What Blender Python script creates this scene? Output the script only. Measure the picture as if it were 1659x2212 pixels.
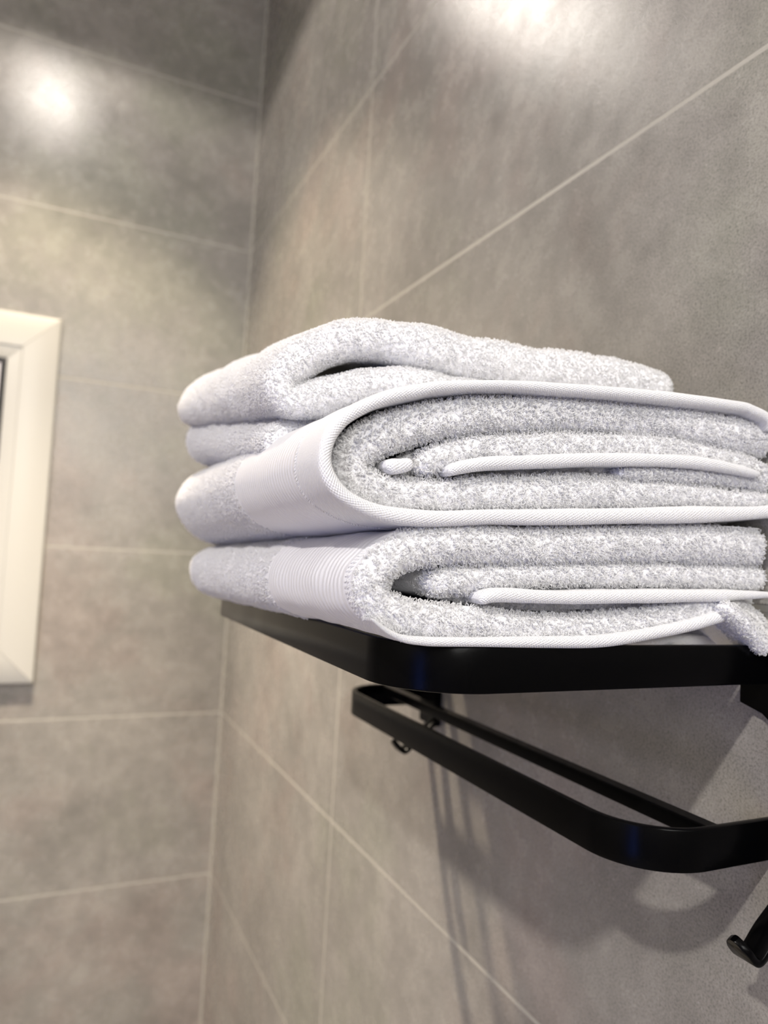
import bpy, bmesh, math, random
import numpy as np
from mathutils import Matrix, Vector

random.seed(7)
RNG = np.random.default_rng(11)
S = bpy.context.scene
C = S.collection
for o in list(bpy.data.objects):
    bpy.data.objects.remove(o, do_unlink=True)

# ------------------------------------------------------------------ camera
EYE = 1.55                       # camera height above the floor
CAM_RIGHT, CAM_UP, CAM_FWD = (0.9052473, -0.4215151, 0.0534066), (-0.0727944, -0.0300254, 0.9968949), (0.4186027, 0.9063242, 0.0578644)
FOCAL_PX = 1583.8
cam = bpy.data.cameras.new('camera')
cam.sensor_fit = 'VERTICAL'
cam.sensor_height = 36.0
cam.lens = FOCAL_PX / 2212 * 36.0
cam.clip_start = 0.01
cam.dof.use_dof = True
cam.dof.focus_distance = 0.305
cam.dof.aperture_fstop = 7.8
camo = bpy.data.objects.new('camera', cam)
C.objects.link(camo)
m = Matrix((CAM_RIGHT, CAM_UP, tuple(-v for v in CAM_FWD))).transposed().to_4x4()
m.translation = (0, 0, EYE)
camo.matrix_world = m
S.camera = camo
S.view_settings.view_transform = 'Standard'
S.view_settings.look = 'None'
S.view_settings.gamma = 1
S.view_settings.use_curve_mapping = False
S.view_settings.exposure = 0.46
S.cycles.max_bounces = 16
S.cycles.diffuse_bounces = 10

# ------------------------------------------------------------------ light
WX, BY = 0.333, 1.413            # right wall, back wall
CEIL = EYE + 1.12
w = bpy.data.worlds.new('world')
S.world = w
w.use_nodes = True
w.node_tree.nodes['Background'].inputs[0].default_value = (1, .93, .85, 1)
w.node_tree.nodes['Background'].inputs[1].default_value = 0.2

def spot(name, loc, aim, power, col, size, blend, rad):
    l = bpy.data.lights.new(name, 'SPOT')
    l.energy = power
    l.color = col
    l.spot_size = math.radians(size)
    l.spot_blend = blend
    l.shadow_soft_size = rad
    o = bpy.data.objects.new(name, l)
    o.location = loc
    o.rotation_euler = Vector(aim).to_track_quat('-Z', 'Y').to_euler()
    C.objects.link(o)
    return o

# two surface-mounted downlights: each throws a tight warm beam and a weaker wide spill
LAMPS = ((-.054, 1.04), (-.90, -.40))
spot('ceiling_spotlight', (*LAMPS[0], EYE + .985), (0, 0, -1), 24, (1, .82, .60), 98, .5, .025)
spot('ceiling_spotlight', (*LAMPS[0], EYE + .985), (.05, -.05, -1), 170, (1, .86, .68), 60, 1, .025)
spot('ceiling_spotlight', (*LAMPS[0], EYE + .985), (0, 0, -1), 4.8, (1, .92, .84), 156, .2, .02)
spot('ceiling_spotlight', (*LAMPS[1], EYE + .985), (.12, .12, -.98), 52, (1, .95, .91), 150, .4, .028)

def area(name, loc, aim, sx, sy, power, col):
    l = bpy.data.lights.new(name, 'AREA')
    l.shape = 'RECTANGLE'
    l.size, l.size_y = sx, sy
    l.energy = power
    l.color = col
    o = bpy.data.objects.new(name, l)
    o.location = loc
    o.rotation_euler = Vector(aim).to_track_quat('-Z', 'Y').to_euler()
    C.objects.link(o)
# added fill from behind the camera, and an added blue light for the rack's glints
area('front_fill_light', (-.02, -1.335, 2.0), (.05, 1, -.25), .6, 1.0, 21, (1, .985, .955))
area('blue_glint_light', (-1.495, -.62, 1.0), (1, .35, .05), .46, 1.5, 4.6, (.10, .22, 1))

# ------------------------------------------------------------------ materials
def nt(name):
    m = bpy.data.materials.new(name)
    m.use_nodes = True
    t = m.node_tree
    b = t.nodes['Principled BSDF']
    return m, t, b

def node(t, kind, **kw):
    n = t.nodes.new(kind)
    for k, v in kw.items():
        setattr(n, k, v)
    return n

def math_n(t, op, a, b=None, c=None):
    n = t.nodes.new('ShaderNodeMath')
    n.operation = op
    for i, v in enumerate((a, b, c)):
        if v is None:
            continue
        if isinstance(v, (int, float)):
            n.inputs[i].default_value = v
        else:
            t.links.new(v, n.inputs[i])
    return n.outputs[0]

def ramp(t, fac, stops):
    n = t.nodes.new('ShaderNodeValToRGB')
    e = n.color_ramp.elements
    while len(e) < len(stops):
        e.new(0.5)
    for i, (p, c) in enumerate(stops):
        e[i].position = p
        e[i].color = (*c, 1) if len(c) == 3 else c
    t.links.new(fac, n.inputs[0])
    return n.outputs[0]

def mixc(t, fac, a, b, mode='MIX'):
    n = t.nodes.new('ShaderNodeMix')
    n.data_type = 'RGBA'
    n.blend_type = mode
    for i, v in ((0, fac), (6, a), (7, b)):
        if isinstance(v, (int, float)):
            n.inputs[i].default_value = v
        elif isinstance(v, tuple):
            n.inputs[i].default_value = (*v, 1)
        else:
            t.links.new(v, n.inputs[i])
    return n.outputs[2]

def noise(t, vec, scale, detail=3, rough=.55, off=None):
    n = t.nodes.new('ShaderNodeTexNoise')
    n.inputs['Scale'].default_value = scale
    n.inputs['Detail'].default_value = detail
    n.inputs['Roughness'].default_value = rough
    if off:
        mp = t.nodes.new('ShaderNodeVectorMath')
        mp.operation = 'ADD'
        t.links.new(vec, mp.inputs[0])
        mp.inputs[1].default_value = off
        vec = mp.outputs[0]
    t.links.new(vec, n.inputs['Vector'])
    return n.outputs['Fac']

def tile_material(name, axis, u0, z0):
    """30 x 60 cm stone-look porcelain in straight stacks, pale grout"""
    m, t, b = nt(name)
    geo = node(t, 'ShaderNodeNewGeometry')
    pos = geo.outputs['Position']
    sx = node(t, 'ShaderNodeSeparateXYZ')
    t.links.new(pos, sx.inputs[0])
    u = sx.outputs[axis]
    z = sx.outputs[2]
    def dist(v, v0, per):
        a = math_n(t, 'SUBTRACT', v, v0 - per * 20)
        a = math_n(t, 'MODULO', a, per)
        bb = math_n(t, 'SUBTRACT', per, a)
        return math_n(t, 'MINIMUM', a, bb)
    d = math_n(t, 'MINIMUM', dist(u, u0, .6), dist(z, z0, .3))
    g = ramp(t, math_n(t, 'MULTIPLY', d, 100), [(.13, (1, 1, 1)), (.18, (0, 0, 0))])
    c1 = noise(t, pos, 7, 4, .6)
    c2 = noise(t, pos, 3.6, 4, .6, (7.3, 2.1, 4.4))
    c3 = noise(t, pos, 38, 5, .65)
    c4 = noise(t, pos, 760, 3, .75)
    base = ramp(t, c1, [(.30, (.222, .210, .188)), (.50, (.272, .257, .231)), (.70, (.316, .298, .268))])
    tint = ramp(t, c2, [(.36, (.95, .985, .93)), (.48, (1, 1, 1)), (.54, (1, 1, 1)), (.64, (1.03, .97, .965))])
    base = mixc(t, 1.0, base, tint, 'MULTIPLY')
    s3 = ramp(t, c3, [(.3, (.86, .86, .86)), (.7, (1.12, 1.12, 1.12))])
    base = mixc(t, 1.0, base, s3, 'MULTIPLY')
    s4 = ramp(t, c4, [(.30, (.52, .52, .52)), (.48, (1, 1, 1)), (.72, (1.25, 1.25, 1.25))])
    base = mixc(t, 1.0, base, s4, 'MULTIPLY')
    col = mixc(t, g, base, (.40, .38, .33))
    t.links.new(col, b.inputs['Base Color'])
    b.inputs['Roughness'].default_value = .36
    rr = ramp(t, c3, [(.3, (.21, .21, .21)), (.7, (.31, .31, .31))])
    t.links.new(mixc(t, g, rr, (.7, .7, .7)), b.inputs['Roughness'])
    b.inputs['IOR'].default_value = 1.5
    bump = node(t, 'ShaderNodeBump')
    bump.inputs['Strength'].default_value = .5
    bump.inputs['Distance'].default_value = .0008
    h = math_n(t, 'SUBTRACT', math_n(t, 'ADD', math_n(t, 'MULTIPLY', c4, .35), math_n(t, 'MULTIPLY', c3, .5)), math_n(t, 'MULTIPLY', g, .5))
    t.links.new(h, bump.inputs['Height'])
    t.links.new(bump.outputs[0], b.inputs['Normal'])
    return m

M = {}
M['tile_right'] = tile_material('porcelain_tile_right', 1, .822, EYE - .3167)
M['tile_back'] = tile_material('porcelain_tile_back', 0, -.267, EYE - .3167)

def plain(name, col, rough, **kw):
    m, t, b = nt(name)
    b.inputs['Base Color'].default_value = (*col, 1)
    b.inputs['Roughness'].default_value = rough
    for k, v in kw.items():
        b.inputs[k.replace('_', ' ')].default_value = v
    return m

M['plaster'] = plain('ceiling_plaster', (.72, .69, .64), .9)
M['pvc'] = plain('cream_pvc', (.51, .50, .455), .35)
M['pvc_panel'] = plain('cream_pvc_panel', (.45, .42, .35), .4)
M['cream_wall'] = plain('pale_paint', (.52, .50, .46), .8)
M['gasket'] = plain('black_rubber', (.015, .015, .015), .6)

def black_metal():
    m, t, b = nt('black_coated_metal')
    geo = node(t, 'ShaderNodeNewGeometry')
    n1 = noise(t, geo.outputs['Position'], 900, 2, .6)
    n2 = noise(t, geo.outputs['Position'], 40, 3, .5)
    b.inputs['Base Color'].default_value = (.001, .001, .0012, 1)
    t.links.new(ramp(t, n2, [(.3, (.20, .20, .20)), (.7, (.26, .26, .26))]), b.inputs['Roughness'])
    b.inputs['Specular IOR Level'].default_value = .08
    bump = node(t, 'ShaderNodeBump')
    bump.inputs['Strength'].default_value = .12
    bump.inputs['Distance'].default_value = .0002
    t.links.new(n1, bump.inputs['Height'])
    t.links.new(bump.outputs[0], b.inputs['Normal'])
    return m
M['black'] = black_metal()

def emit(name, col, strength):
    m, t, b = nt(name)
    b.inputs['Base Color'].default_value = (.3, .3, .3, 1)
    b.inputs['Emission Color'].default_value = (*col, 1)
    b.inputs['Emission Strength'].default_value = strength
    b.inputs['Roughness'].default_value = .2
    return m
M['pane'] = emit('evening_glass', (1, .78, .72), .45)
M['blue_glint'] = emit('blue_glint_glow', (.05, .16, 1), .6)  # glow of the added door pane

def cotton(name, kind):
    m, t, b = nt(name)
    b.inputs['Base Color'].default_value = (.84, .84, .852, 1)
    b.inputs['Roughness'].default_value = .85
    b.inputs['Specular IOR Level'].default_value = .25
    b.inputs['Sheen Weight'].default_value = .25
    b.inputs['Sheen Roughness'].default_value = .5
    uv = node(t, 'ShaderNodeUVMap', uv_map='UVMap').outputs[0]
    geo = node(t, 'ShaderNodeNewGeometry').outputs['Position']
    sp = node(t, 'ShaderNodeSeparateXYZ')
    t.links.new(uv, sp.inputs[0])
    us, vs = sp.outputs[0], sp.outputs[1]
    bump = node(t, 'ShaderNodeBump')
    if kind == 'pile':
        b.inputs['Specular IOR Level'].default_value = .12
        b.inputs['Roughness'].default_value = .8
        b.inputs['Base Color'].default_value = (.975, .975, .98, 1)
        tr = node(t, 'ShaderNodeBsdfTranslucent')
        tr.inputs[0].default_value = (.98, .98, .98, 1)
        mx = node(t, 'ShaderNodeMixShader')
        mx.inputs[0].default_value = .5
        t.links.new(b.outputs[0], mx.inputs[1])
        t.links.new(tr.outputs[0], mx.inputs[2])
        t.links.new(mx.outputs[0], t.nodes['Material Output'].inputs[0])
        return m
    if kind == 'terry':
        b.inputs['Base Color'].default_value = (.92, .92, .93, 1)
        n = noise(t, geo, 900, 2, .6)
        n2 = noise(t, geo, 260, 3, .6)
        h = math_n(t, 'ADD', n, n2)
        bump.inputs['Strength'].default_value = .9
        bump.inputs['Distance'].default_value = .0012
    elif kind == 'hem':       # small twill grain running across the rolled edge
        a = math_n(t, 'ADD', math_n(t, 'MULTIPLY', us, 5200), math_n(t, 'MULTIPLY', vs, 3800))
        a = math_n(t, 'SINE', a)
        c = math_n(t, 'SINE', math_n(t, 'SUBTRACT', math_n(t, 'MULTIPLY', us, 2600), math_n(t, 'MULTIPLY', vs, 6400)))
        n = noise(t, geo, 1500, 2, .6)
        h = math_n(t, 'ADD', math_n(t, 'ADD', a, math_n(t, 'MULTIPLY', c, .6)), math_n(t, 'MULTIPLY', n, 2.6))
        bump.inputs['Strength'].default_value = .75
        bump.inputs['Distance'].default_value = .00016
    else:
        b.inputs['Base Color'].default_value = (.76, .76, .78, 1)  # greyer cotton: shade on the towel sides put into the band colour
                              # ribbed border band: ribs run round the towel
        per = 1750 if kind == 'band_fine' else 1500
        wob = noise(t, geo, 90, 2, .5)
        a = math_n(t, 'SINE', math_n(t, 'ADD', math_n(t, 'MULTIPLY', vs, per), math_n(t, 'MULTIPLY', wob, 5.0)))
        c = math_n(t, 'SINE', math_n(t, 'MULTIPLY', us, 6500))
        d = math_n(t, 'MULTIPLY', c, math_n(t, 'SINE', math_n(t, 'MULTIPLY', vs, 7000)))
        n = noise(t, geo, 1800, 2, .6)
        h = math_n(t, 'ADD', a, math_n(t, 'ADD', math_n(t, 'MULTIPLY', d, .25), math_n(t, 'MULTIPLY', n, .5)))
        bump.inputs['Strength'].default_value = .6
        bump.inputs['Distance'].default_value = .00028
    t.links.new(h, bump.inputs['Height'])
    t.links.new(bump.outputs[0], b.inputs['Normal'])
    return m
for k in ('terry', 'hem', 'band_fine', 'band', 'pile'):
    M[k] = cotton('cotton_' + k, k)

# ------------------------------------------------------------------ helpers
def link(name, me, parent=None, mats=()):
    o = bpy.data.objects.new(name, me)
    for x in mats:
        me.materials.append(x)
    if parent:
        o.parent = parent
    C.objects.link(o)
    return o

def empty(name, label, cat, group=None):
    o = bpy.data.objects.new(name, None)
    o.empty_display_size = .05
    C.objects.link(o)
    o['label'] = label
    o['category'] = cat
    if group:
        o['group'] = group
    return o

def mesh_from(verts, faces, smooth=True):
    me = bpy.data.meshes.new('mesh')
    me.from_pydata([tuple(v) for v in verts], [], faces)
    if smooth:
        me.polygons.foreach_set('use_smooth', [True] * len(me.polygons))
    me.update()
    return me

def box_mesh(x0, x1, y0, y1, z0, z1, bev=0):
    bm = bmesh.new()
    bmesh.ops.create_cube(bm, size=1)
    for v in bm.verts:
        v.co = Vector(((x0 + x1) / 2 + v.co.x * (x1 - x0), (y0 + y1) / 2 + v.co.y * (y1 - y0), (z0 + z1) / 2 + v.co.z * (z1 - z0)))
    if bev:
        bmesh.ops.bevel(bm, geom=bm.edges[:], offset=bev, segments=3, affect='EDGES', profile=.5)
    me = bpy.data.meshes.new('box')
    bm.to_mesh(me)
    bm.free()
    return me

def round_path(pts, r, n=14):
    """2-D polyline with its inner corners rounded"""
    out = [np.array(pts[0], float)]
    for a, b, c in zip(pts[:-2], pts[1:-1], pts[2:]):
        a, b, c = (np.array(q, float) for q in (a, b, c))
        d1 = (a - b) / np.linalg.norm(a - b)
        d2 = (c - b) / np.linalg.norm(c - b)
        ang = math.acos(float(np.clip(d1 @ d2, -1, 1)))
        tl = r / math.tan(ang / 2)
        cen = b + (d1 + d2) / np.linalg.norm(d1 + d2) * r / math.sin(ang / 2)
        p1, p2 = b + d1 * tl, b + d2 * tl
        a1 = math.atan2(*(p1 - cen)[::-1])
        a2 = math.atan2(*(p2 - cen)[::-1])
        da = (a2 - a1 + math.pi) % (2 * math.pi) - math.pi
        for k in range(n + 1):
            q = a1 + da * k / n
            out.append(cen + r * np.array([math.cos(q), math.sin(q)]))
    out.append(np.array(pts[-1], float))
    return out

def sweep_flat(path, thick, z0, z1, bev=.0008):
    """upright flat bar following a path in the XY plane"""
    h = thick / 2
    prof = [(-h, z0 + bev), (-h + bev * .3, z0 + bev * .3), (-h + bev, z0), (h - bev, z0), (h - bev * .3, z0 + bev * .3), (h, z0 + bev),
            (h, z1 - bev), (h - bev * .3, z1 - bev * .3), (h - bev, z1), (-h + bev, z1), (-h + bev * .3, z1 - bev * .3), (-h, z1 - bev)]
    V, F = [], []
    k = len(prof)
    for i, p in enumerate(path):
        a = path[max(i - 1, 0)]
        b = path[min(i + 1, len(path) - 1)]
        d = b - a
        d = d / np.linalg.norm(d)
        nn = np.array([-d[1], d[0]])
        for (o, z) in prof:
            V.append((p[0] + nn[0] * o, p[1] + nn[1] * o, z))
    for i in range(len(path) - 1):
        for j in range(k):
            a, b = i * k + j, i * k + (j + 1) % k
            F.append((a, b, b + k, a + k))
    F.append(tuple(range(k)))
    F.append(tuple(reversed(range((len(path) - 1) * k, len(path) * k))))
    me = mesh_from(V, F, False)
    me.polygons.foreach_set('use_smooth', [len(p.vertices) == 4 for p in me.polygons])
    me.set_sharp_from_angle(angle=math.radians(40))
    return me

def strip_xz(path, thick, y0, y1):
    """flat strip following a path in XZ, extruded in Y (hooks)"""
    V, F = [], []
    h = thick / 2
    b = .0006
    y0_, y1_ = y0, y1
    for i, p in enumerate(path):
        a_, c_ = path[max(i - 1, 0)], path[min(i + 1, len(path) - 1)]
        d = (c_ - a_) / np.linalg.norm(c_ - a_)
        nn = np.array([-d[1], d[0]])
        q_ = min(1, ((len(path) - 1 - i) / 5 + .04) ** .5)
        ym, hw = (y0_ + y1_) / 2, (y1_ - y0_) / 2 * q_
        y0, y1 = ym - hw, ym + hw
        for (o, y) in ((-h, y0 + b), (-h + b, y0), (h - b, y0), (h, y0 + b), (h, y1 - b), (h - b, y1), (-h + b, y1), (-h, y1 - b)):
            V.append((p[0] + nn[0] * o, y, p[1] + nn[1] * o))
    for i in range(len(path) - 1):
        for j in range(8):
            a, c = i * 8 + j, i * 8 + (j + 1) % 8
            F.append((a, c, c + 8, a + 8))
    F.append(tuple(range(8)))
    F.append(tuple(reversed(range((len(path) - 1) * 8, len(path) * 8))))
    me = mesh_from(V, F)
    me.set_sharp_from_angle(angle=math.radians(50))
    return me

def rod_mesh(a, b, r, n=20):
    V, F = [], []
    a, b = Vector(a), Vector(b)
    q = (b - a).to_track_quat('Z', 'Y')
    for p in (a, b):
        for k in range(n):
            t = 2 * math.pi * k / n
            V.append(p + q @ Vector((r * math.cos(t), r * math.sin(t), 0)))
    for k in range(n):
        F.append((k, (k + 1) % n, n + (k + 1) % n, n + k))
    F.append(tuple(reversed(range(n))))
    F.append(tuple(range(n, 2 * n)))
    me = mesh_from(V, F)
    me.set_sharp_from_angle(angle=math.radians(50))
    return me

def resample(P, n):
    """Catmull-Rom through control points, n even samples"""
    P = np.array(P, float)
    Q = np.vstack([2 * P[0] - P[1], P, 2 * P[-1] - P[-2]])
    out = []
    for i in range(1, len(Q) - 2):
        p0, p1, p2, p3 = Q[i - 1], Q[i], Q[i + 1], Q[i + 2]
        for t in np.linspace(0, 1, 24, endpoint=False):
            out.append(.5 * ((2 * p1) + (-p0 + p2) * t + (2 * p0 - 5 * p1 + 4 * p2 - p3) * t * t + (-p0 + 3 * p1 - 3 * p2 + p3) * t ** 3))
    out.append(P[-1])
    return np.array(out)

# ------------------------------------------------------------------ room
LX, FY = -1.55, -1.35            # left wall, wall behind the camera
T = .08
def struct(name, me, mats):
    o = link(name, me, None, mats)
    o['kind'] = 'structure'
    return o
struct('wall_right', box_mesh(WX, WX + T, FY - T, BY + T, 0, CEIL), [M['tile_right']])
struct('wall_back', box_mesh(LX - T, WX, BY, BY + T, 0, CEIL), [M['tile_back']])
struct('wall_left', box_mesh(LX - T, LX, FY - T, BY, 0, CEIL), [M['cream_wall']])
struct('wall_front', box_mesh(LX, WX, FY - T, FY, 0, CEIL), [M['cream_wall']])
struct('floor', box_mesh(LX - T, WX + T, FY - T, BY + T, -T, 0), [plain('floor_tile', (.66, .62, .56), .45)])
struct('ceiling', box_mesh(LX - T, WX + T, FY - T, BY + T, CEIL, CEIL + T), [M['plaster']])

struct('trim_1', box_mesh(WX - .003, WX, BY - .003, BY, 0, CEIL), [plain('corner_grout', (.40, .38, .33), .7)])

# --- window in the back wall
def ring_mesh(x0, x1, z0, z1, prof):
    """mitred picture-frame ring; prof = (inset, y) pairs"""
    V, F = [], []
    k = len(prof)
    g = .0004
    for side in range(4):
        for end in range(2):
            for (i, y) in prof:
                cx = [(x0 + i, z0 + i), (x1 - i, z0 + i), (x1 - i, z1 - i), (x0 + i, z1 - i)]
                a, b = cx[side], cx[(side + 1) % 4]
                d = Vector((b[0] - a[0], b[1] - a[1])).normalized() * g
                q = (a[0] + d.x, a[1] + d.y) if end == 0 else (b[0] - d.x, b[1] - d.y)
                V.append((q[0], y, q[1]))
        o = side * 2 * k
        for j in range(k - 1):
            F.append((o + j, o + j + 1, o + k + j + 1, o + k + j))
        F.append(tuple(range(o, o + k)))
        F.append(tuple(reversed(range(o + k, o + 2 * k))))
    me = mesh_from(V, F)
    me.set_sharp_from_angle(angle=math.radians(25))
    return me

wx0, wx1, wz0, wz1 = -.56, .003, EYE - .253, EYE + .383
win = struct('window_1', ring_mesh(wx0, wx1, wz0, wz1,
    [(0, BY), (0, BY - 0.0090), (.002, BY - 0.0117), (.005, BY - 0.0126), (.0555, BY - 0.0135), (.058, BY - 0.0131), (.060, BY - 0.0108), (.062, BY - 0.0106),
     (.0785, BY - 0.0086), (.081, BY - 0.0072), (.081, BY)]), [M['pvc']])
ix0, ix1 = wx0 + .081, wx1 - .081
tz0, tz1 = EYE + .078, EYE + .118
link('transom', box_mesh(ix0, ix1, BY - 0.0108, BY, tz0, tz1, .003), win, [M['pvc']])
link('panel', box_mesh(ix0, ix1, BY - 0.0054, BY, wz0 + .081, tz0), win, [M['pvc_panel']])
link('gasket', ring_mesh(ix0, ix1, tz1, wz1 - .081, [(0, BY - .0070), (.001, BY - .0080), (.0085, BY - .0075), (.0095, BY - .0050)]), win, [M['gasket']])
link('pane', box_mesh(ix0, ix1, BY - 0.0054, BY - 0.0036, tz1, wz1 - .081), win, [M['pane']])

# --- unseen door, added with a glowing blue pane for the rack to reflect
door = struct('added_door_1', box_mesh(LX, LX + .04, -1.05, -.20, 0, 2.05, .003), [M['pvc_panel']])
link('pane', box_mesh(LX + .04, LX + .044, -.90, -.34, .20, 1.80), door, [M['blue_glint']])

# ------------------------------------------------------------------ towel rack
rack = empty('towel_rack', 'black metal wall rack carrying the white towels, with a lower towel bar and hooks', 'towel rack')
Z = lambda v: EYE + v
def raxis(name, me, parent=rack):
    return link(name, me, parent, [M['black']])
shelf = round_path([(WX - .0005, .252), (.130, .252), (.130, .598), (WX - .0005, .598)], .036)
raxis('shelf_rail', sweep_flat(shelf, .0042, Z(-.0535), Z(-.0345)))
for x in (.165, .205, .245, .285):
    raxis('rod', rod_mesh((x, .253, Z(-.041)), (x, .597, Z(-.041)), .003))
low = round_path([(WX - .0005, .2495), (.2510, .2495), (.2510, .613), (WX - .0005, .613)], .036)
raxis('towel_bar', sweep_flat(low, .0042, Z(-.1375), Z(-.1180)))
raxis('cross_bar', box_mesh(.290, .2985, .2505, .612, Z(-.1265), Z(-.1184), .0008))

def plate_mesh(y0, y1, ztop, zbot, notch):
    """upright wall plate; on the near one the lower part is narrowed on its inner side"""
    if notch:
        pts = [(y0, ztop), (y1, ztop), (y1, ztop - .035)]
        for k in range(9):
            a = k / 8
            pts.append((y1 - .004 - .018 * (1 - (1 - a) ** 2) ** .5, ztop - .036 - .018 * a))
        pts += [(y1 - .022, zbot), (y0, zbot)]
    else:
        pts = [(y0, ztop), (y1, ztop), (y1, zbot), (y0, zbot)]
    bm = bmesh.new()
    vs = [bm.verts.new((WX - .0065, y, z)) for y, z in pts]
    f = bm.faces.new(vs)
    r = bmesh.ops.extrude_face_region(bm, geom=[f])
    for v in r['geom']:
        if isinstance(v, bmesh.types.BMVert):
            v.co.x = WX
    bmesh.ops.recalc_face_normals(bm, faces=bm.faces[:])
    bmesh.ops.bevel(bm, geom=[e for e in bm.edges if all(abs(v.co.x - (WX - .0065)) < 1e-5 for v in e.verts)], offset=.001, segments=2, affect='EDGES')
    me = bpy.data.meshes.new('plate')
    bm.to_mesh(me)
    bm.free()
    return me

def hook_path():
    pts = resample([(.328, -.134), (.328, -.144), (.319, -.1525), (.309, -.1605), (.301, -.1685), (.2965, -.1695), (.2910, -.1640), (.2880, -.1595)], 0)[::5]
    return [np.array((x, Z(z))) for x, z in pts]
for y0, y1, hy, notch in ((.577, .606, .580, False), (.228, .265, .233, True)):
    pl = raxis('wall_plate', plate_mesh(y0, y1, Z(-.030), Z(-.150), notch))
    raxis('hook', strip_xz(hook_path(), .0036, hy - .006, hy + .006), pl)

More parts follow.
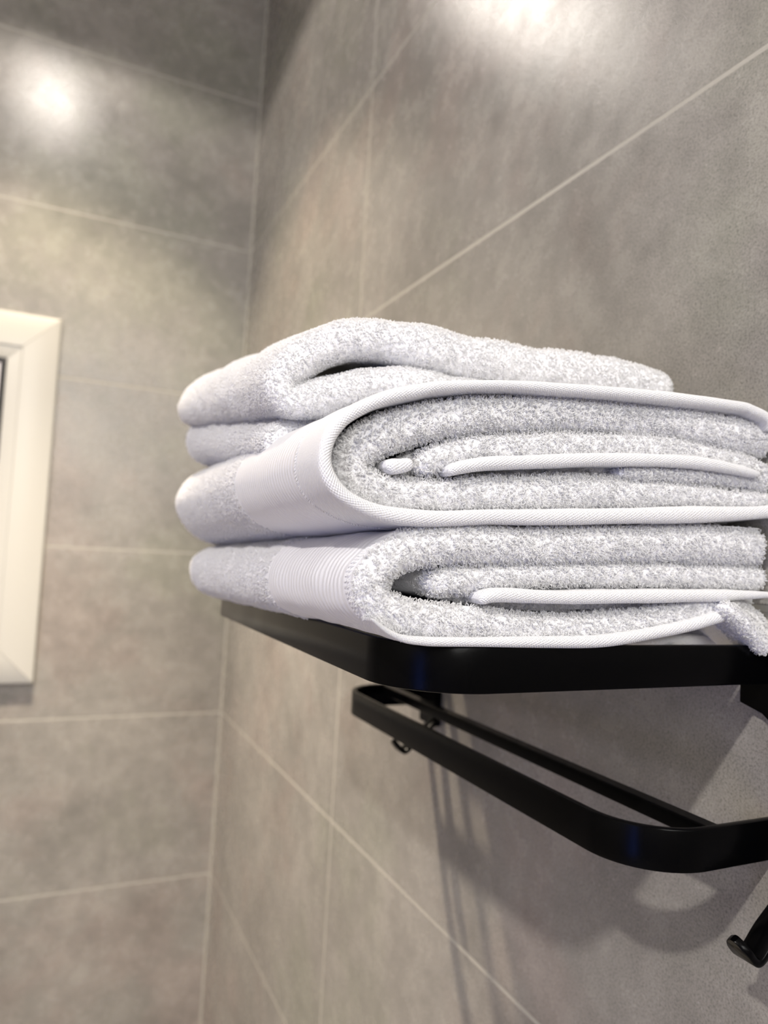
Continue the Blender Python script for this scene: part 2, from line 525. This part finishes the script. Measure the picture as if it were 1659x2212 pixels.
# ------------------------------------------------------------------ towels
SECTIONS = {
  't1_outer': {'near': [(327.4, 14.3, 18.5), (243.1, 10.7, 17.1), (189.7, 7.0, 15.9), (160.7, 6.2, 15.8), (140.9, 4.4, 15.6), (126.7, 1.5, 15.2), (117.2, -4.2, 15.0), (113.0, -11.3, 14.9), (116.6, -19.1, 14.6), (128.2, -24.2, 14.1), (142.4, -25.8, 13.7), (162.4, -26.4, 13.7), (201.5, -27.6, 11.8), (244.7, -25.3, 12.4), (278.4, -20.3, 13.4), (296.5, -16.5, 13.3), (312.4, -18.5, 12.6), (325.8, -25.1, 12.8), (332.2, -30.6, 12.9)], 'far': [(325.8, 2.0, 16.5), (253.6, -1.4, 15.8), (191.7, -4.4, 15.1), (157.0, -6.1, 14.7), (134.7, -7.1, 14.5), (120.4, -8.5, 14.4), (112.1, -12.5, 14.3), (109.8, -19.7, 14.2), (113.1, -27.4, 14.2), (121.9, -31.4, 14.3), (136.5, -33.1, 14.5), (158.8, -33.9, 14.7), (193.5, -33.0, 15.1), (238.3, -31.7, 15.6), (255.4, -31.3, 15.7), (277.2, -30.7, 16.0), (299.7, -30.0, 16.2), (318.2, -29.5, 16.4), (327.6, -29.3, 16.5)]},
  't1_inner': {'near': [(330.6, -2.2, 11.6), (308.5, -2.1, 11.8), (279.9, -2.2, 11.8), (245.7, -2.6, 11.7), (201.9, -4.2, 11.1), (166.2, -7.5, 10.6), (144.7, -9.7, 9.9), (137.5, -10.6, 7.2)]},
  't1_inhem': {'near': [(326.6, -9.7, 3.2), (306.5, -10.4, 4.9), (290.9, -11.0, 5.7), (242.2, -12.6, 6.0), (199.2, -14.1, 5.8), (172.8, -13.8, 5.6), (164.0, -14.4, 5.4), (158.6, -16.1, 5.0)]},
  't1_hem': {'near': [(111.5, -23.6, 1.0), (118.4, -28.2, 2.1), (125.7, -31.2, 2.8), (133.3, -32.1, 3.3), (143.4, -32.5, 3.6), (179.8, -32.7, 4.5), (220.6, -32.4, 5.2), (253.9, -28.5, 5.4), (275.8, -24.8, 5.6), (290.7, -21.6, 5.7), (299.9, -20.4, 4.9), (309.5, -23.0, 4.0), (319.3, -27.1, 4.1), (327.3, -30.7, 4.1)]},
  't1_under': {'near': [(140.7, -32.3, 3.9), (167.8, -33.4, 4.0), (217.5, -34.1, 4.7), (274.2, -35.0, 5.0), (322.1, -35.5, 5.3), (332.2, -36.0, 5.5)]},
  't1_droop': {'near': [(291.6, -15.5, 6.5), (301.0, -20.7, 7.4), (309.7, -26.5, 7.9), (317.2, -31.4, 8.9), (322.8, -34.5, 9.8)]},
  't2_hem': {'near': [(327.2, 73.6, 5.6), (322.6, 78.2, 5.5), (312.6, 80.6, 5.5), (301.8, 81.4, 5.4), (263.0, 79.5, 5.2), (227.9, 77.3, 4.9), (195.7, 74.5, 4.7), (165.9, 71.7, 4.5), (138.7, 67.2, 4.4), (128.2, 64.2, 4.7), (116.8, 60.4, 4.8), (108.0, 56.4, 4.9), (100.2, 51.5, 5.0), (95.2, 46.9, 5.1), (91.4, 40.6, 5.1), (90.4, 33.2, 5.0), (93.0, 26.3, 5.1), (99.3, 20.4, 5.1), (110.4, 16.3, 5.5), (122.6, 14.9, 6.0), (139.7, 15.2, 6.1), (162.9, 17.6, 6.4), (178.2, 18.6, 6.5), (219.4, 21.7, 6.9), (265.2, 25.6, 7.3), (303.7, 29.0, 7.2), (328.6, 31.8, 6.9)], 'far': [(324.3, 72.6, 6.7), (321.8, 74.5, 6.6), (312.3, 74.8, 6.6), (293.7, 73.8, 6.5), (271.2, 72.1, 6.4), (249.3, 70.4, 6.3), (228.1, 68.3, 6.2), (199.3, 65.5, 6.1), (167.8, 62.5, 6.0), (152.6, 61.0, 5.9), (134.1, 59.2, 5.8), (119.6, 57.1, 5.8), (109.1, 53.9, 5.7), (100.6, 48.1, 5.7), (95.2, 40.5, 5.7), (93.1, 31.5, 5.6), (96.5, 21.1, 5.7), (104.1, 12.0, 5.7), (114.0, 6.2, 5.7), (130.4, 2.8, 5.8), (156.4, 2.0, 5.9), (187.3, 2.9, 6.0), (211.3, 4.2, 6.1), (244.5, 6.0, 6.3), (275.0, 7.6, 6.4), (302.0, 9.0, 6.5), (325.4, 10.3, 6.6)]},
  't2_outer': {'near': [(331.9, 69.3, 18.9), (307.7, 69.5, 17.4), (268.2, 69.9, 16.6), (232.4, 68.4, 15.9), (199.7, 65.4, 15.3), (169.5, 61.2, 15.0), (141.9, 55.4, 14.8), (127.0, 50.7, 14.8), (115.9, 45.8, 14.6), (107.5, 39.5, 14.4), (104.7, 33.2, 14.0), (108.3, 27.5, 13.7), (120.1, 24.3, 13.5), (141.7, 24.7, 13.6), (161.8, 27.1, 14.4), (201.4, 30.8, 15.2), (245.5, 34.1, 14.0), (280.1, 35.7, 10.6), (308.9, 36.6, 8.2), (331.5, 38.0, 8.0)], 'far': [(319.9, 65.9, 8.3), (303.5, 65.3, 8.2), (271.7, 62.8, 8.0), (241.3, 60.1, 7.9), (208.0, 57.1, 7.7), (176.2, 54.2, 7.5), (145.7, 51.5, 7.4), (131.0, 49.4, 7.3), (116.8, 45.2, 7.2), (106.6, 38.6, 7.1), (104.3, 30.6, 7.1), (107.7, 21.9, 7.1), (117.1, 14.3, 7.2), (133.5, 11.7, 7.3), (155.8, 11.6, 7.4), (190.6, 12.9, 7.6), (231.3, 15.4, 7.8), (261.2, 17.2, 7.9), (296.9, 19.3, 8.1), (322.4, 20.9, 8.3)]},
  't2_inner': {'near': [(331.8, 49.8, 11.8), (308.3, 54.1, 12.8), (281.7, 56.3, 13.3), (244.6, 55.3, 13.2), (190.2, 49.5, 12.7), (162.1, 45.8, 12.2), (147.0, 41.5, 11.2), (136.6, 37.1, 9.2), (131.6, 35.1, 6.2)]},
  't2_inner2': {'near': [(332.2, 45.3, 7.1), (309.8, 46.5, 7.8), (270.3, 45.0, 6.6), (234.5, 42.5, 5.0)]},
  't1_core': {'near': [(332.2, -5.2, 24.0), (254.6, -7.5, 23.9), (181.6, -9.8, 21.7), (149.9, -10.8, 11.3), (138.1, -10.4, 7.4)]},
  't2_core': {'near': [(332.2, 56.2, 17.0), (259.6, 50.5, 19.9), (180.3, 42.4, 18.0), (148.3, 38.4, 13.4), (129.1, 36.1, 9.3)]},
  't2_nub': {'near': [(128.5, 36.1, 4.7), (123.5, 34.5, 5.7), (118.6, 33.7, 6.0), (116.9, 32.8, 4.6)]},
  't2_inhem': {'near': [(319.2, 49.3, 3.2), (303.5, 50.7, 5.0), (283.5, 51.4, 5.7), (264.7, 50.8, 6.0), (218.6, 46.7, 5.9), (177.4, 41.3, 5.6), (162.1, 39.3, 5.4), (151.3, 36.9, 5.2), (145.0, 35.0, 4.9), (142.5, 33.5, 4.4)]},
  't3': {'near': [(283.5, 86.6, 6.6), (175.5, 72.9, 6.4), (138.5, 67.5, 7.1), (118.8, 62.6, 9.2), (104.6, 58.1, 10.5), (97.6, 51.4, 9.9), (100.7, 45.4, 8.1), (112.7, 44.3, 6.9), (129.7, 45.6, 5.1)], 'far': [(314.9, 113.4, 16.6), (247.2, 106.1, 16.7), (185.1, 99.7, 16.7), (135.4, 94.8, 16.9), (110.2, 89.5, 16.5), (102.1, 78.8, 15.7), (111.5, 70.1, 15.8), (151.9, 71.4, 16.3), (206.8, 76.3, 16.9)]},
  't4': {'near': [(317.8, 101.3, 15.8), (302.8, 103.4, 20.8), (276.8, 104.0, 23.4), (241.8, 103.7, 23.8), (208.7, 103.6, 23.6), (187.6, 104.3, 23.2), (167.2, 105.4, 21.9), (149.9, 106.0, 20.6), (130.9, 104.5, 19.4), (117.4, 99.6, 18.7), (106.5, 92.2, 17.6), (98.6, 84.0, 16.6), (95.6, 75.9, 14.7), (99.5, 70.4, 14.4), (112.2, 72.4, 15.4), (130.1, 79.6, 16.1), (151.1, 85.0, 16.9), (188.6, 84.1, 16.5), (242.7, 83.2, 14.8)], 'far': [(319.7, 154.1, 15.0), (302.9, 157.0, 16.5), (279.8, 156.5, 17.1), (244.4, 152.3, 16.7), (210.7, 147.2, 17.1), (186.4, 143.4, 16.8), (162.9, 139.9, 16.5), (143.9, 137.0, 16.3), (127.4, 132.2, 16.1), (115.0, 126.7, 15.2), (104.6, 120.8, 15.1), (97.3, 113.2, 14.3), (94.4, 104.1, 13.5), (99.7, 98.3, 13.6), (116.9, 98.3, 13.7), (149.9, 102.5, 14.1), (184.7, 107.0, 14.4), (238.1, 113.7, 15.0), (291.1, 120.5, 15.5)]},
  't4_lower': {'near': [(218.4, 81.2, 9.8), (166.2, 77.4, 10.8), (132.5, 71.6, 10.4), (114.2, 67.6, 8.0), (105.3, 66.1, 5.3)]},
}


def even(D, n):
    s = np.concatenate([[0], np.cumsum(np.hypot(*np.diff(D[:, :2], axis=0).T))])
    q = np.linspace(0, s[-1], n)
    idx = np.interp(q, s, np.arange(len(D)))
    return idx, s[-1]

def wobble(P, amp, freq, seed):
    r = np.random.default_rng(seed)
    out = np.zeros(len(P))
    for k in range(7):
        d = r.normal(size=3)
        d /= np.linalg.norm(d)
        fr = freq * (1.35 ** k)
        out += np.sin(P @ d * fr + r.uniform(0, 6.28)) / (1.3 ** k)
    return out * amp / 2.6

class Ply:
    """one ply of a folded towel: a thick sheet swept along a fold line (XZ) and running from y0 to y1"""
    def __init__(self, key, y0, y1, cap=.005, slope=0, nlen=None, ny=36, amp=.0006, freq=130, seed=1, taper='both', zones=None):
        sec = SECTIONS[key]
        near = resample(sec['near'], 0) / 1000
        if 'far' in sec:
            farp = resample(sec['far'], 0) / 1000
        else:
            farp = near.copy()
        idx, L = even(near, 2)
        n = nlen or max(24, int(L / .0013))
        idx, L = even(near, n)
        g = lambda A: np.stack([np.interp(idx, np.arange(len(A)), A[:, k]) for k in range(3)], 1)
        self.near, self.far = g(near), g(farp)
        def fr(A):
            d = np.gradient(A[:, :2], axis=0)
            for _ in range(3):
                d[1:-1] = (d[:-2] + d[1:-1] * 2 + d[2:]) / 4
            d /= np.linalg.norm(d, axis=1)[:, None]
            return np.stack([-d[:, 1], d[:, 0]], 1)
        nn, nf = fr(self.near), fr(self.far)
        # profile around one ply: (side -1..1, y fraction)
        prof = []
        capn = 9
        ys = np.linspace(0, 1, ny) ** 1.25
        for v in ys[::-1]:
            prof.append((-1, v, 0))
        for a in np.linspace(-90, 90, capn + 2)[1:-1]:
            prof.append((math.sin(math.radians(a)), 0, math.cos(math.radians(a))))
        for v in ys:
            prof.append((1, v, 0))
        for a in np.linspace(90, -90, 7)[1:-1]:
            prof.append((math.sin(math.radians(a)), 1, -math.cos(math.radians(a))))
        m = len(prof)
        s = np.linspace(0, 1, n)
        end = np.ones(n)
        if taper != 'none':
            dist = {'both': np.minimum(s, 1 - s), 'end': 1 - s, 'start': s}[taper] * L
            th = self.near[:, 2] / 2
            e = np.clip(dist / np.maximum(th, 1e-4), 0, 1)
            end = np.sqrt(np.clip(1 - (1 - e) ** 2, .03, 1))
        G = np.zeros((n, m, 3))
        yy0 = y0 + slope * (self.near[:, 0] - .1)
        for j, (sd, v, c) in enumerate(prof):
            A = self.near * (1 - v) + self.far * v
            N = nn * (1 - v) + nf * v
            N /= np.linalg.norm(N, axis=1)[:, None]
            h = A[:, 2] / 2 * end
            if c < 0:
                h = h * 1.0
            G[:, j, 0] = A[:, 0] + N[:, 0] * h * sd
            G[:, j, 2] = A[:, 1] + N[:, 1] * h * sd
            capd = np.minimum(cap, A[:, 2] / 2)
            yn = yy0 + capd
            yf = y1 - capd * 2
            G[:, j, 1] = yn * (1 - v) + yf * v - c * capd * (1 if c > 0 else 2) * np.maximum(end, .2)
        flat = G.reshape(-1, 3)
        # normals
        du = np.gradient(G, axis=0)
        dv = np.roll(G, -1, 1) - np.roll(G, 1, 1)
        nr = np.cross(du, dv)
        nr /= np.maximum(np.linalg.norm(nr, axis=2), 1e-9)[:, :, None]
        cen = np.repeat(G.mean(axis=1, keepdims=True), m, 1)
        # orient outwards: use side sign
        sgn = np.sign(np.sum(nr[:, ny // 2, [0, 2]] * (-nn), axis=1)).sum()
        if sgn < 0:
            nr = -nr
            self.flip = True
        else:
            self.flip = False
        G = G + nr * wobble(flat, amp, freq, seed).reshape(n, m)[:, :, None]
        G[:, :, 0] = np.minimum(G[:, :, 0], WX - .0008)
        self.G, self.N, self.n, self.m, self.L = G, nr, n, m, L
        self.prof = prof
        self.zones = zones or [(9, 0)]     # (y limit, material index)
        self.y0, self.slope = y0, slope

    def obj(self, name, parent, mats):
        n, m = self.n, self.m
        V = self.G.reshape(-1, 3).copy()
        V[:, 2] += EYE
        i, j = np.meshgrid(np.arange(n - 1), np.arange(m), indexing='ij')
        jn = (j + 1) % m
        q = np.stack([i * m + j, i * m + jn, (i + 1) * m + jn, (i + 1) * m + j], -1).reshape(-1, 4)
        if not self.flip:
            q = q[:, ::-1]
        faces = [tuple(int(a) for a in f) for f in q] + [tuple(range(m)), tuple(reversed(range((n - 1) * m, n * m)))]
        me = mesh_from(V, faces)
        uvl = me.uv_layers.new(name='UVMap')
        uu = np.repeat(np.linspace(0, self.L, n), m)
        # v runs round the ply so that it also advances over the rounded front edge
        G = self.G
        dl = np.linalg.norm(np.roll(G, -1, 1) - G, axis=2).mean(axis=0)
        vv_ = np.concatenate([[0], np.cumsum(dl)[:-1]])
        vv = np.tile(vv_, n)
        loops = np.empty(len(me.loops), dtype=np.int64)
        me.loops.foreach_get('vertex_index', loops)
        uvl.data.foreach_set('uv', np.stack([uu[loops], vv[loops]], 1).ravel())
        cy = np.array([p.center.y - self.slope * (p.center.x - .1) for p in me.polygons])
        mi = np.zeros(len(cy), dtype=np.int32)
        prev = -9
        for lim, k in self.zones:
            mi[(cy > prev) & (cy <= lim)] = k
            prev = lim
        me.polygons.foreach_set('material_index', mi)
        return link(name, me, parent, mats)

def loops_mesh(samples, seed):
    """terry loops: teardrop yarn loops standing on the cloth. samples = list of (pos, normal, tangent, length, width, yarn)"""
    pos, nor, tan, L, Wd, R = samples
    K = len(pos)
    r = np.random.default_rng(seed)
    # random lean
    rnd = r.normal(size=(K, 3)) * .24
    n = nor + rnd
    n /= np.linalg.norm(n, axis=1)[:, None]
    t = np.cross(n, r.normal(size=(K, 3)))
    t /= np.linalg.norm(t, axis=1)[:, None]
    b = np.cross(n, t)
    ts = np.linspace(0, 1, 7)
    hx = -np.cos(math.pi * ts) * np.sin(math.pi * ts) ** .6 * 1.2          # sideways
    hz = np.sin(math.pi * ts)                                     # height
    tw = (ts - .5) * r.uniform(-1, 1, (K, 1)) * .5
    cen = (pos[:, None, :] - n[:, None, :] * (L[:, None, None] * .25)
           + t[:, None, :] * (hx[None, :] * Wd[:, None])[:, :, None]
           + b[:, None, :] * (tw * Wd[:, None])[:, :, None]
           + n[:, None, :] * (hz[None, :] * L[:, None])[:, :, None])
    droop = r.normal(size=(K, 1, 3)) * (L[:, None, None] * .10) * (hz ** 2)[None, :, None]
    cen = cen + droop
    d = np.gradient(cen, axis=1)
    d /= np.maximum(np.linalg.norm(d, axis=2), 1e-9)[:, :, None]
    bb = np.repeat(b[:, None, :], 7, 1)
    e1 = np.cross(d, bb)
    e1 /= np.maximum(np.linalg.norm(e1, axis=2), 1e-9)[:, :, None]
    e2 = np.cross(d, e1)
    V = np.empty((K, 7, 3, 3))
    for k in range(3):
        a = math.pi * 2 / 3 * k
        V[:, :, k, :] = cen + (e1 * math.cos(a) + e2 * math.sin(a)) * R[:, None, None]
    base = np.arange(K)[:, None, None] * 21
    i = np.arange(6)[None, :, None]
    k = np.arange(3)[None, None, :]
    kn = (k + 1) % 3
    q = np.stack([base + i * 3 + k, base + i * 3 + kn, base + (i + 1) * 3 + kn, base + (i + 1) * 3 + k], -1).reshape(-1, 4)
    me = bpy.data.meshes.new('loops')
    V = V.reshape(-1, 3)
    V[:, 0] = np.minimum(V[:, 0], WX - .0004)
    V[:, 2] += EYE
    me.vertices.add(len(V))
    me.vertices.foreach_set('co', V.ravel())
    me.loops.add(q.size)
    me.loops.foreach_set('vertex_index', q.ravel().astype(np.int32))
    me.polygons.add(len(q))
    me.polygons.foreach_set('loop_start', np.arange(0, q.size, 4, dtype=np.int32))
    me.polygons.foreach_set('use_smooth', np.ones(len(q), dtype=bool))
    me.update(calc_edges=True)
    return me

def scatter(ply, density, L=.0021, wd=.00070, yarn=.00019, ymax=9, ymin=-9, side=0, falloff=None, sidemax=9, xmax=9):
    """random points on the ply's surface; side: +1/-1 keeps one face of the ply beyond its front edge"""
    G, N = ply.G, ply.N
    n, m = ply.n, ply.m
    jn = (np.arange(m) + 1) % m
    A, B, D_, E = G[:-1], G[:-1][:, jn], G[1:], G[1:][:, jn]
    area = .5 * np.linalg.norm(np.cross(B - A, D_ - A), axis=2) + .5 * np.linalg.norm(np.cross(B - E, D_ - E), axis=2)
    cy = (A + B + D_ + E)[:, :, 1] / 4
    cx = (A + B + D_ + E)[:, :, 0] / 4
    cy = cy - ply.slope * (cx - .1) * (cy < .35)
    keep = (cy < ymax) & (cy > ymin)
    sd = np.array([p[0] for p in ply.prof])
    v = np.array([p[1] for p in ply.prof])
    if side:
        bad = (sd * side < -.5) & (v > 0)
        bad = bad[None, :] & (cy > sidemax)
        keep &= ~bad
    cx = (A + B + D_ + E)[:, :, 0] / 4
    keep &= (cx < xmax) | (cy < ply.y0 + .008)
    wgt = area * keep
    if falloff:
        wgt = wgt * np.clip((falloff / np.maximum(cy, .01)) ** 1.6, 0, 1)
    tot = wgt.sum()
    K = int(tot * density)
    if K < 1:
        return None
    idx = RNG.choice(wgt.size, K, p=(wgt / tot).ravel())
    i, j = np.unravel_index(idx, wgt.shape)
    a, b = RNG.uniform(size=(2, K, 1))
    jj = jn[j]
    P = (G[i, j] * (1 - a) * (1 - b) + G[i + 1, j] * a * (1 - b) + G[i, jj] * (1 - a) * b + G[i + 1, jj] * a * b)
    NN = (N[i, j] * (1 - a) * (1 - b) + N[i + 1, j] * a * (1 - b) + N[i, jj] * (1 - a) * b + N[i + 1, jj] * a * b)
    NN /= np.maximum(np.linalg.norm(NN, axis=1), 1e-9)[:, None]
    # neighbouring loops lean together in tufts
    lean = np.stack([wobble(P, 1, 420, 50 + q) for q in range(3)], 1)
    NN = NN + lean * .35
    NN /= np.linalg.norm(NN, axis=1)[:, None]
    LL = L * RNG.uniform(.65, 1.15, K)
    return (P, NN, None, LL, np.full(K, wd) * RNG.uniform(.7, 1.2, K), np.full(K, yarn) * RNG.uniform(.85, 1.15, K))

def pile(parent, sets, seed):
    sets = [s for s in sets if s]
    cat = lambda k: np.concatenate([s[k] for s in sets])
    me = loops_mesh((cat(0), cat(1), None, cat(3), cat(4), cat(5)), seed)
    o = link('terry_pile', me, parent, [M['pile']])
    o['kind'] = 'stuff'
    o['label'] = 'white looped terry pile'
    print('pile', sum(len(s[0]) for s in sets))
    return o

def stitches(ply, yline, side, parent, seed):
    """satin stitches crossing the line where hem and border meet"""
    j = [k for k, p in enumerate(ply.prof) if p[0] == side and p[1] < 1]
    ys = ply.G[ply.n // 2, j, 1]
    o_ = np.argsort(ys)
    V, F = [], []
    r = random.Random(seed)
    s = np.linspace(0, ply.n - 1.001, int(ply.L / .0011))
    for q in s:
        i = int(q)
        fq = q - i
        g = ply.G[i, j] * (1 - fq) + ply.G[i + 1, j] * fq
        nn = ply.N[i, j] * (1 - fq) + ply.N[i + 1, j] * fq
        g, nn = g[np.argsort(g[:, 1])], nn[np.argsort(g[:, 1])]
        yl = yline + math.sin(q * .35) * .0008 + r.uniform(-.0003, .0003)
        c = np.array([np.interp(yl, g[:, 1], g[:, k]) for k in range(3)])
        c[1] = yl
        nv = np.array([np.interp(yl, g[:, 1], nn[:, k]) for k in range(3)])
        nv /= np.linalg.norm(nv)
        tg = ply.G[i + 1, j[o_[0]]] - ply.G[i, j[o_[0]]]
        tg /= np.linalg.norm(tg)
        for rep in range(2):
            d = np.array([0, 1, 0]) + tg * (.55 + r.uniform(-.2, .2))
            d /= np.linalg.norm(d)
            sd = np.cross(nv, d)
            cc = c + tg * rep * .0005
            base = len(V)
            for k in range(7):
                t = k / 6
                w_ = .00030 * math.sin(math.pi * min(max(t, .08), .92)) ** .5
                p = cc + d * (t - .5) * .0030 + nv * (.0004 * math.sin(math.pi * t) - .0001)
                for a in range(5):
                    an = 2 * math.pi * a / 5
                    V.append(p + sd * w_ * math.cos(an) + nv * w_ * math.sin(an))
            for k in range(6):
                for a in range(5):
                    a2 = (a + 1) % 5
                    F.append((base + k * 5 + a, base + k * 5 + a2, base + (k + 1) * 5 + a2, base + (k + 1) * 5 + a))
    V = np.array(V)
    V[:, 0] = np.minimum(V[:, 0], WX - .0004)
    V[:, 2] += EYE
    o = link('stitching', mesh_from(V, F), parent, [M['pile']])
    o['label'] = 'line of white satin stitches'
    o['kind'] = 'stuff'
    return o

GROUP = 'folded white towels stacked on the black rack'
TB = [M['terry'], M['hem'], M['band'], M['band_fine']]
Y1 = .577

# towel 1: bottom
t1 = empty('folded_towel', 'thick white folded towel at the bottom of the stack, resting on the black rack', 'towel', GROUP)
a = Ply('t1_outer', .250, Y1, taper='none', slope=.010, cap=.0065, seed=3, amp=.0008, zones=[(.2555, 0), (.366, 2), (9, 0)])
a.obj('outer_ply', t1, TB)
b = Ply('t1_inner', .2525, .45, taper='end', slope=.008, cap=.006, seed=4)
b.obj('inner_ply', t1, TB)
c = Ply('t1_inhem', .2475, .45, cap=.0025, seed=5, amp=.0002)
c.obj('inner_hem', t1, [M['hem']])['label'] = 'smooth woven hem inside the fold'
d = Ply('t1_hem', .2475, .33, cap=.0025, seed=6, amp=.0002)
d.obj('hem', t1, [M['hem']])['label'] = 'smooth rolled hem along the underside'
g_ = Ply('t1_core', .262, .50, cap=.003, seed=9, taper='end')
g_.obj('core_ply', t1, TB)
g1 = g_
e = Ply('t1_under', .272, Y1, taper='start', cap=.003, seed=7)
e.obj('under_ply', t1, TB)
f_ = Ply('t1_droop', .2435, .30, taper='start', cap=.004, seed=8)
f_.obj('drooping_corner', t1, TB)
pile(t1, [scatter(g1, .7e6, ymax=.267), scatter(a, .85e6, ymax=.2555), scatter(a, .7e6, L=.0011, wd=.0005, yarn=.00025, ymin=.363, side=-1, sidemax=0, xmax=.135),
          scatter(b, .85e6, ymax=.262), scatter(f_, 1.1e6, ymax=.258, L=.0014)], 21)
stitches(a, .2575, -1, t1, 1)
stitches(a, .2600, -1, t1, 2)

# towel 2: second from the bottom
t2 = empty('folded_towel', 'white folded towel second from the bottom, wrapped in a smooth rounded hem edge', 'towel', GROUP)
a = Ply('t2_hem', .2475, Y1, taper='none', cap=.0024, seed=13, amp=.0004, freq=90, zones=[(.2765, 1), (.385, 3), (9, 0)])
a.obj('outer_ply', t2, TB)
b = Ply('t2_outer', .2535, .57, taper='none', cap=.0065, seed=14, amp=.0008)
b.obj('middle_ply', t2, TB)
c = Ply('t2_inner', .2535, .45, taper='end', cap=.006, seed=15)
c.obj('inner_ply', t2, TB)
c2 = Ply('t2_inner2', .2545, .40, cap=.004, seed=16)
c2.obj('inner_ply', t2, TB)
g_ = Ply('t2_core', .264, .50, cap=.003, seed=19, taper='end')
g_.obj('core_ply', t2, TB)
g2 = g_
d = Ply('t2_nub', .2515, .30, cap=.002, seed=17, amp=.0002)
d.obj('hem_corner', t2, [M['hem']])
e = Ply('t2_inhem', .2490, .45, cap=.0025, seed=18, amp=.0002)
e.obj('inner_hem', t2, [M['hem']])['label'] = 'smooth woven hem inside the fold'
pile(t2, [scatter(g2, .7e6, ymax=.269), scatter(b, .85e6, ymax=.264), scatter(c, .85e6, ymax=.262), scatter(c2, 1.2e6, ymax=.260),
          scatter(a, .7e6, L=.0011, wd=.0005, yarn=.00025, ymin=.382, side=-1, sidemax=0, xmax=.135)], 22)
stitches(a, .2775, -1, t2, 3)

# towel 3: thin, pressed between towel 2 and the top one
t3 = empty('folded_towel', 'white folded towel second from the top, squeezed short behind the hemmed one', 'towel', GROUP)
a = Ply('t3', .338, Y1, cap=.006, seed=23, amp=.001)
a.obj('outer_ply', t3, TB)
pile(t3, [scatter(a, .8e6, L=.0015, wd=.0005, yarn=.0003, side=-1, sidemax=.35, xmax=.13)], 23)

# towel 4: top
t4 = empty('folded_towel', 'fluffy white folded towel on top of the stack, its fold open in a slit', 'towel', GROUP)
a = Ply('t4', .3255, .590, cap=.010, slope=-.105, seed=33, amp=.0012, freq=110)
a.obj('outer_ply', t4, TB)
b = Ply('t4_lower', .331, .50, cap=.006, slope=-.105, seed=34, amp=.0008)
b.obj('lower_ply', t4, TB)
pile(t4, [scatter(a, 1.1e6, L=.0014, wd=.0005, yarn=.00018, side=-1, sidemax=.35, falloff=.42, xmax=.19), scatter(b, .9e6, L=.0014, wd=.0005, yarn=.00018, ymax=.35)], 24)
